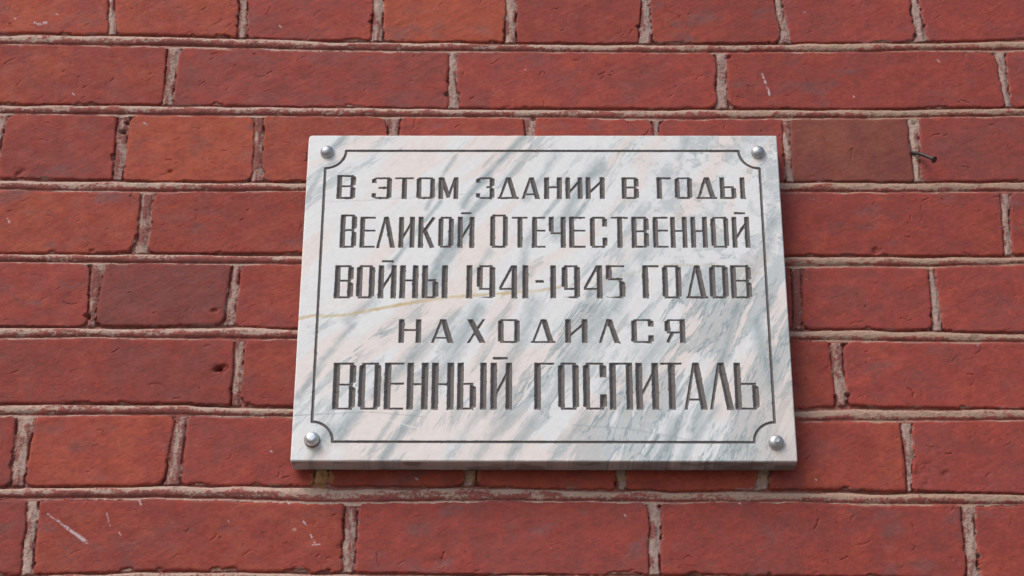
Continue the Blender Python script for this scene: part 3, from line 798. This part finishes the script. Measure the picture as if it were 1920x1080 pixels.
onb = ring[:, 0] == 0; ont = ring[:, 0] == pm - 1; onl = ring[:, 1] == 0; onr = ring[:, 1] == pn - 1
outx[onb, 2] -= 1; outx[ont, 2] += 1; outx[onl, 0] -= 1; outx[onr, 0] += 1
outx /= np.linalg.norm(outx, axis=1, keepdims=True)
snor = np.concatenate([outx] * NL)
snor[:nr] = outx * .7 + np.array([0, -.7, 0])
n0 = len(c_)
backc = np.array([[-PLAQUE_W / 2, y_end, -PLAQUE_H / 2], [PLAQUE_W / 2, y_end, -PLAQUE_H / 2], [PLAQUE_W / 2, y_end, PLAQUE_H / 2], [-PLAQUE_W / 2, y_end, PLAQUE_H / 2]]) * np.array([.998, 1, .998])
allco = np.concatenate([c_, sco, backc])
allq = np.concatenate([q_, sq + n0, np.array([[3, 2, 1, 0]]) + n0 + len(sco)])
alln = np.concatenate([n_, snor, np.tile([0, 1, 0], (4, 1))])
alla = {'tint': np.concatenate([a_['tint'], scol.astype(np.float32), np.full((4, 3), .4, np.float32)]),
        'groove': np.concatenate([a_['groove'], np.full(len(sco) + 4, -.01, np.float32)])}
link('slab', fill_mesh('slab', allco, allq, alln, alla), M_MARBLE, plaque)
texts = ['first carved line, small widely spaced letters', 'second carved line, taller narrow letters', 'third carved line with the two years', 'fourth carved line, one short word', 'fifth and tallest carved line']
for lab in range(1, 7):
    c_, q_, n_, a_ = sub_grid(pco.reshape(-1, 3), pnr.reshape(-1, 3), att, pn, pm, lf == lab)
    nm = 'border_groove' if lab == 1 else 'inscription_line'
    o = link(nm, fill_mesh(nm, c_, q_, n_, a_), M_MARBLE, plaque)
    if lab > 1: o['label'] = texts[lab - 2]

# --- screw caps
def lathe(name, prof, centre, mat, parent, seg=40, squash=(1, 1), lean=(0, 0)):
    """profile (radius, height) turned about the axis that points out of the wall"""
    bm = bmesh.new(); rows = []
    for r, hgt in prof:
        if r < 1e-6:
            rows.append([bm.verts.new((centre[0] + lean[0] * hgt, centre[1] - hgt, centre[2] + lean[1] * hgt))]); continue
        rows.append([bm.verts.new((centre[0] + lean[0] * hgt + r * squash[0] * math.cos(a), centre[1] - hgt, centre[2] + lean[1] * hgt + r * squash[1] * math.sin(a)))
                     for a in [2 * math.pi * k / seg for k in range(seg)]])
    for A, B in zip(rows[:-1], rows[1:]):
        for k in range(seg):
            a, b = A[k % len(A)], A[(k + 1) % len(A)]; c, d = B[(k + 1) % len(B)], B[k % len(B)]
            vs_ = []
            for v in (a, b, c, d):
                if v not in vs_: vs_.append(v)
            if len(vs_) > 2: bm.faces.new(vs_)
    bmesh.ops.recalc_face_normals(bm, faces=bm.faces)
    for f in bm.faces: f.smooth = True
    me = bpy.data.meshes.new(name); bm.to_mesh(me); bm.free()
    return link(name, me, mat, parent)

def dome(r, hgt, flat=0.0, n=12):
    prof = [(r * .96, -.0006), (r, .0006)]
    for k in range(1, n + 1):
        a = k / n * math.pi / 2
        rad = r * (flat + (1 - flat) * math.cos(a)) if k < n or flat > 0 else 0
        prof.append((rad, .0006 + (hgt - .0006) * math.sin(a)))
    if flat > 0: prof.append((r * flat * .45, hgt + .0001)); prof.append((0, hgt + .0001))
    return prof

for (px, py, dpx, hgt, flat, mat, kind) in ((613, 283, 26.5, .0062, 0, M_STEEL, 0), (1421.5, 283.5, 27, .0060, 0, M_STEEL, 0),
                                          (584.5, 822.5, 27, .0085, .42, M_ZINC, 1), (1456, 828, 28.5, .0058, 0, M_STEEL, 2)):
    # centre of the visible dome lies in front of the slab by about half its height
    (x,), (z,) = at([px], [py], Y_FRONT - hgt * .45)
    r = dpx * .5 * (1.0 / FPX) * 1.86
    o = lathe('screw_cap', dome(r, hgt, flat), (x, Y_FRONT, z), mat, plaque)
    if kind == 1:
        o['label'] = 'bright flat topped cap with a rusty collar, at the lower left'
        lathe('collar', [(r * 1.0, -.0004), (r * 1.05, .0005), (r * 1.05, .0022), (r * .96, .0027)], (x, Y_FRONT, z), M_RUST, o).location = (0, 0, 0)
    if kind == 2:
        o['label'] = 'domed cap with a small dimple at its centre, at the lower right'
        lathe('dimple', [(.0024, 0), (.0026, .0004), (.0021, .0007), (.0012, .0002), (0, .0001)], (x, Y_FRONT - hgt + .0003, z + .0002), M_STEEL, o).location = (0, 0, 0)

# ================================================================= nail
(nx,), (nz,) = at([1708], [286], .002)
yt_ = -.017
(hx,), (hz,) = at([1751], [299], yt_)
base_p, head_p = Vector((nx, .003, nz)), Vector((hx, yt_, hz))
nail = empty('iron_nail', base_p)
tag(nail, 'bent dark iron nail driven into the mortar joint right of the plaque', 'nail')
def tube(name, pts, rads, mat, parent, seg=16, caps=True):
    bm = bmesh.new(); rows = []
    for i, p in enumerate(pts):
        d = (pts[min(i + 1, len(pts) - 1)] - pts[max(i - 1, 0)]).normalized()
        a = d.orthogonal().normalized() if i == 0 else (a - d * a.dot(d)).normalized()
        b = d.cross(a)
        rows.append([bm.verts.new(p + (a * math.cos(q) + b * math.sin(q)) * rads[i]) for q in [2 * math.pi * k / seg for k in range(seg)]])
    for A, B in zip(rows[:-1], rows[1:]):
        for k in range(seg): bm.faces.new((A[k], A[(k + 1) % seg], B[(k + 1) % seg], B[k]))
    if caps: bm.faces.new(rows[0][::-1]); bm.faces.new(rows[-1])
    bmesh.ops.recalc_face_normals(bm, faces=bm.faces)
    for f in bm.faces: f.smooth = len(f.verts) == 4
    me = bpy.data.meshes.new(name); bm.to_mesh(me); bm.free()
    return link(name, me, mat, parent)
dirn = (head_p - base_p)
kink = base_p + dirn * .22 + Vector((.001, -.004, .0012))
pts = []
for k in range(13):
    f = k / 12
    p = base_p * (1 - f) ** 2 + kink * 2 * f * (1 - f) + head_p * f * f
    pts.append(p)
tube('shank', pts, [.0017] * 13, M_NAIL, nail)
d = (pts[-1] - pts[-2]).normalized()
tube('head', [head_p - d * .0004, head_p + d * .0001, head_p + d * .0008, head_p + d * .0011], [.0020, .0033, .0034, .0027], M_NAIL, nail)
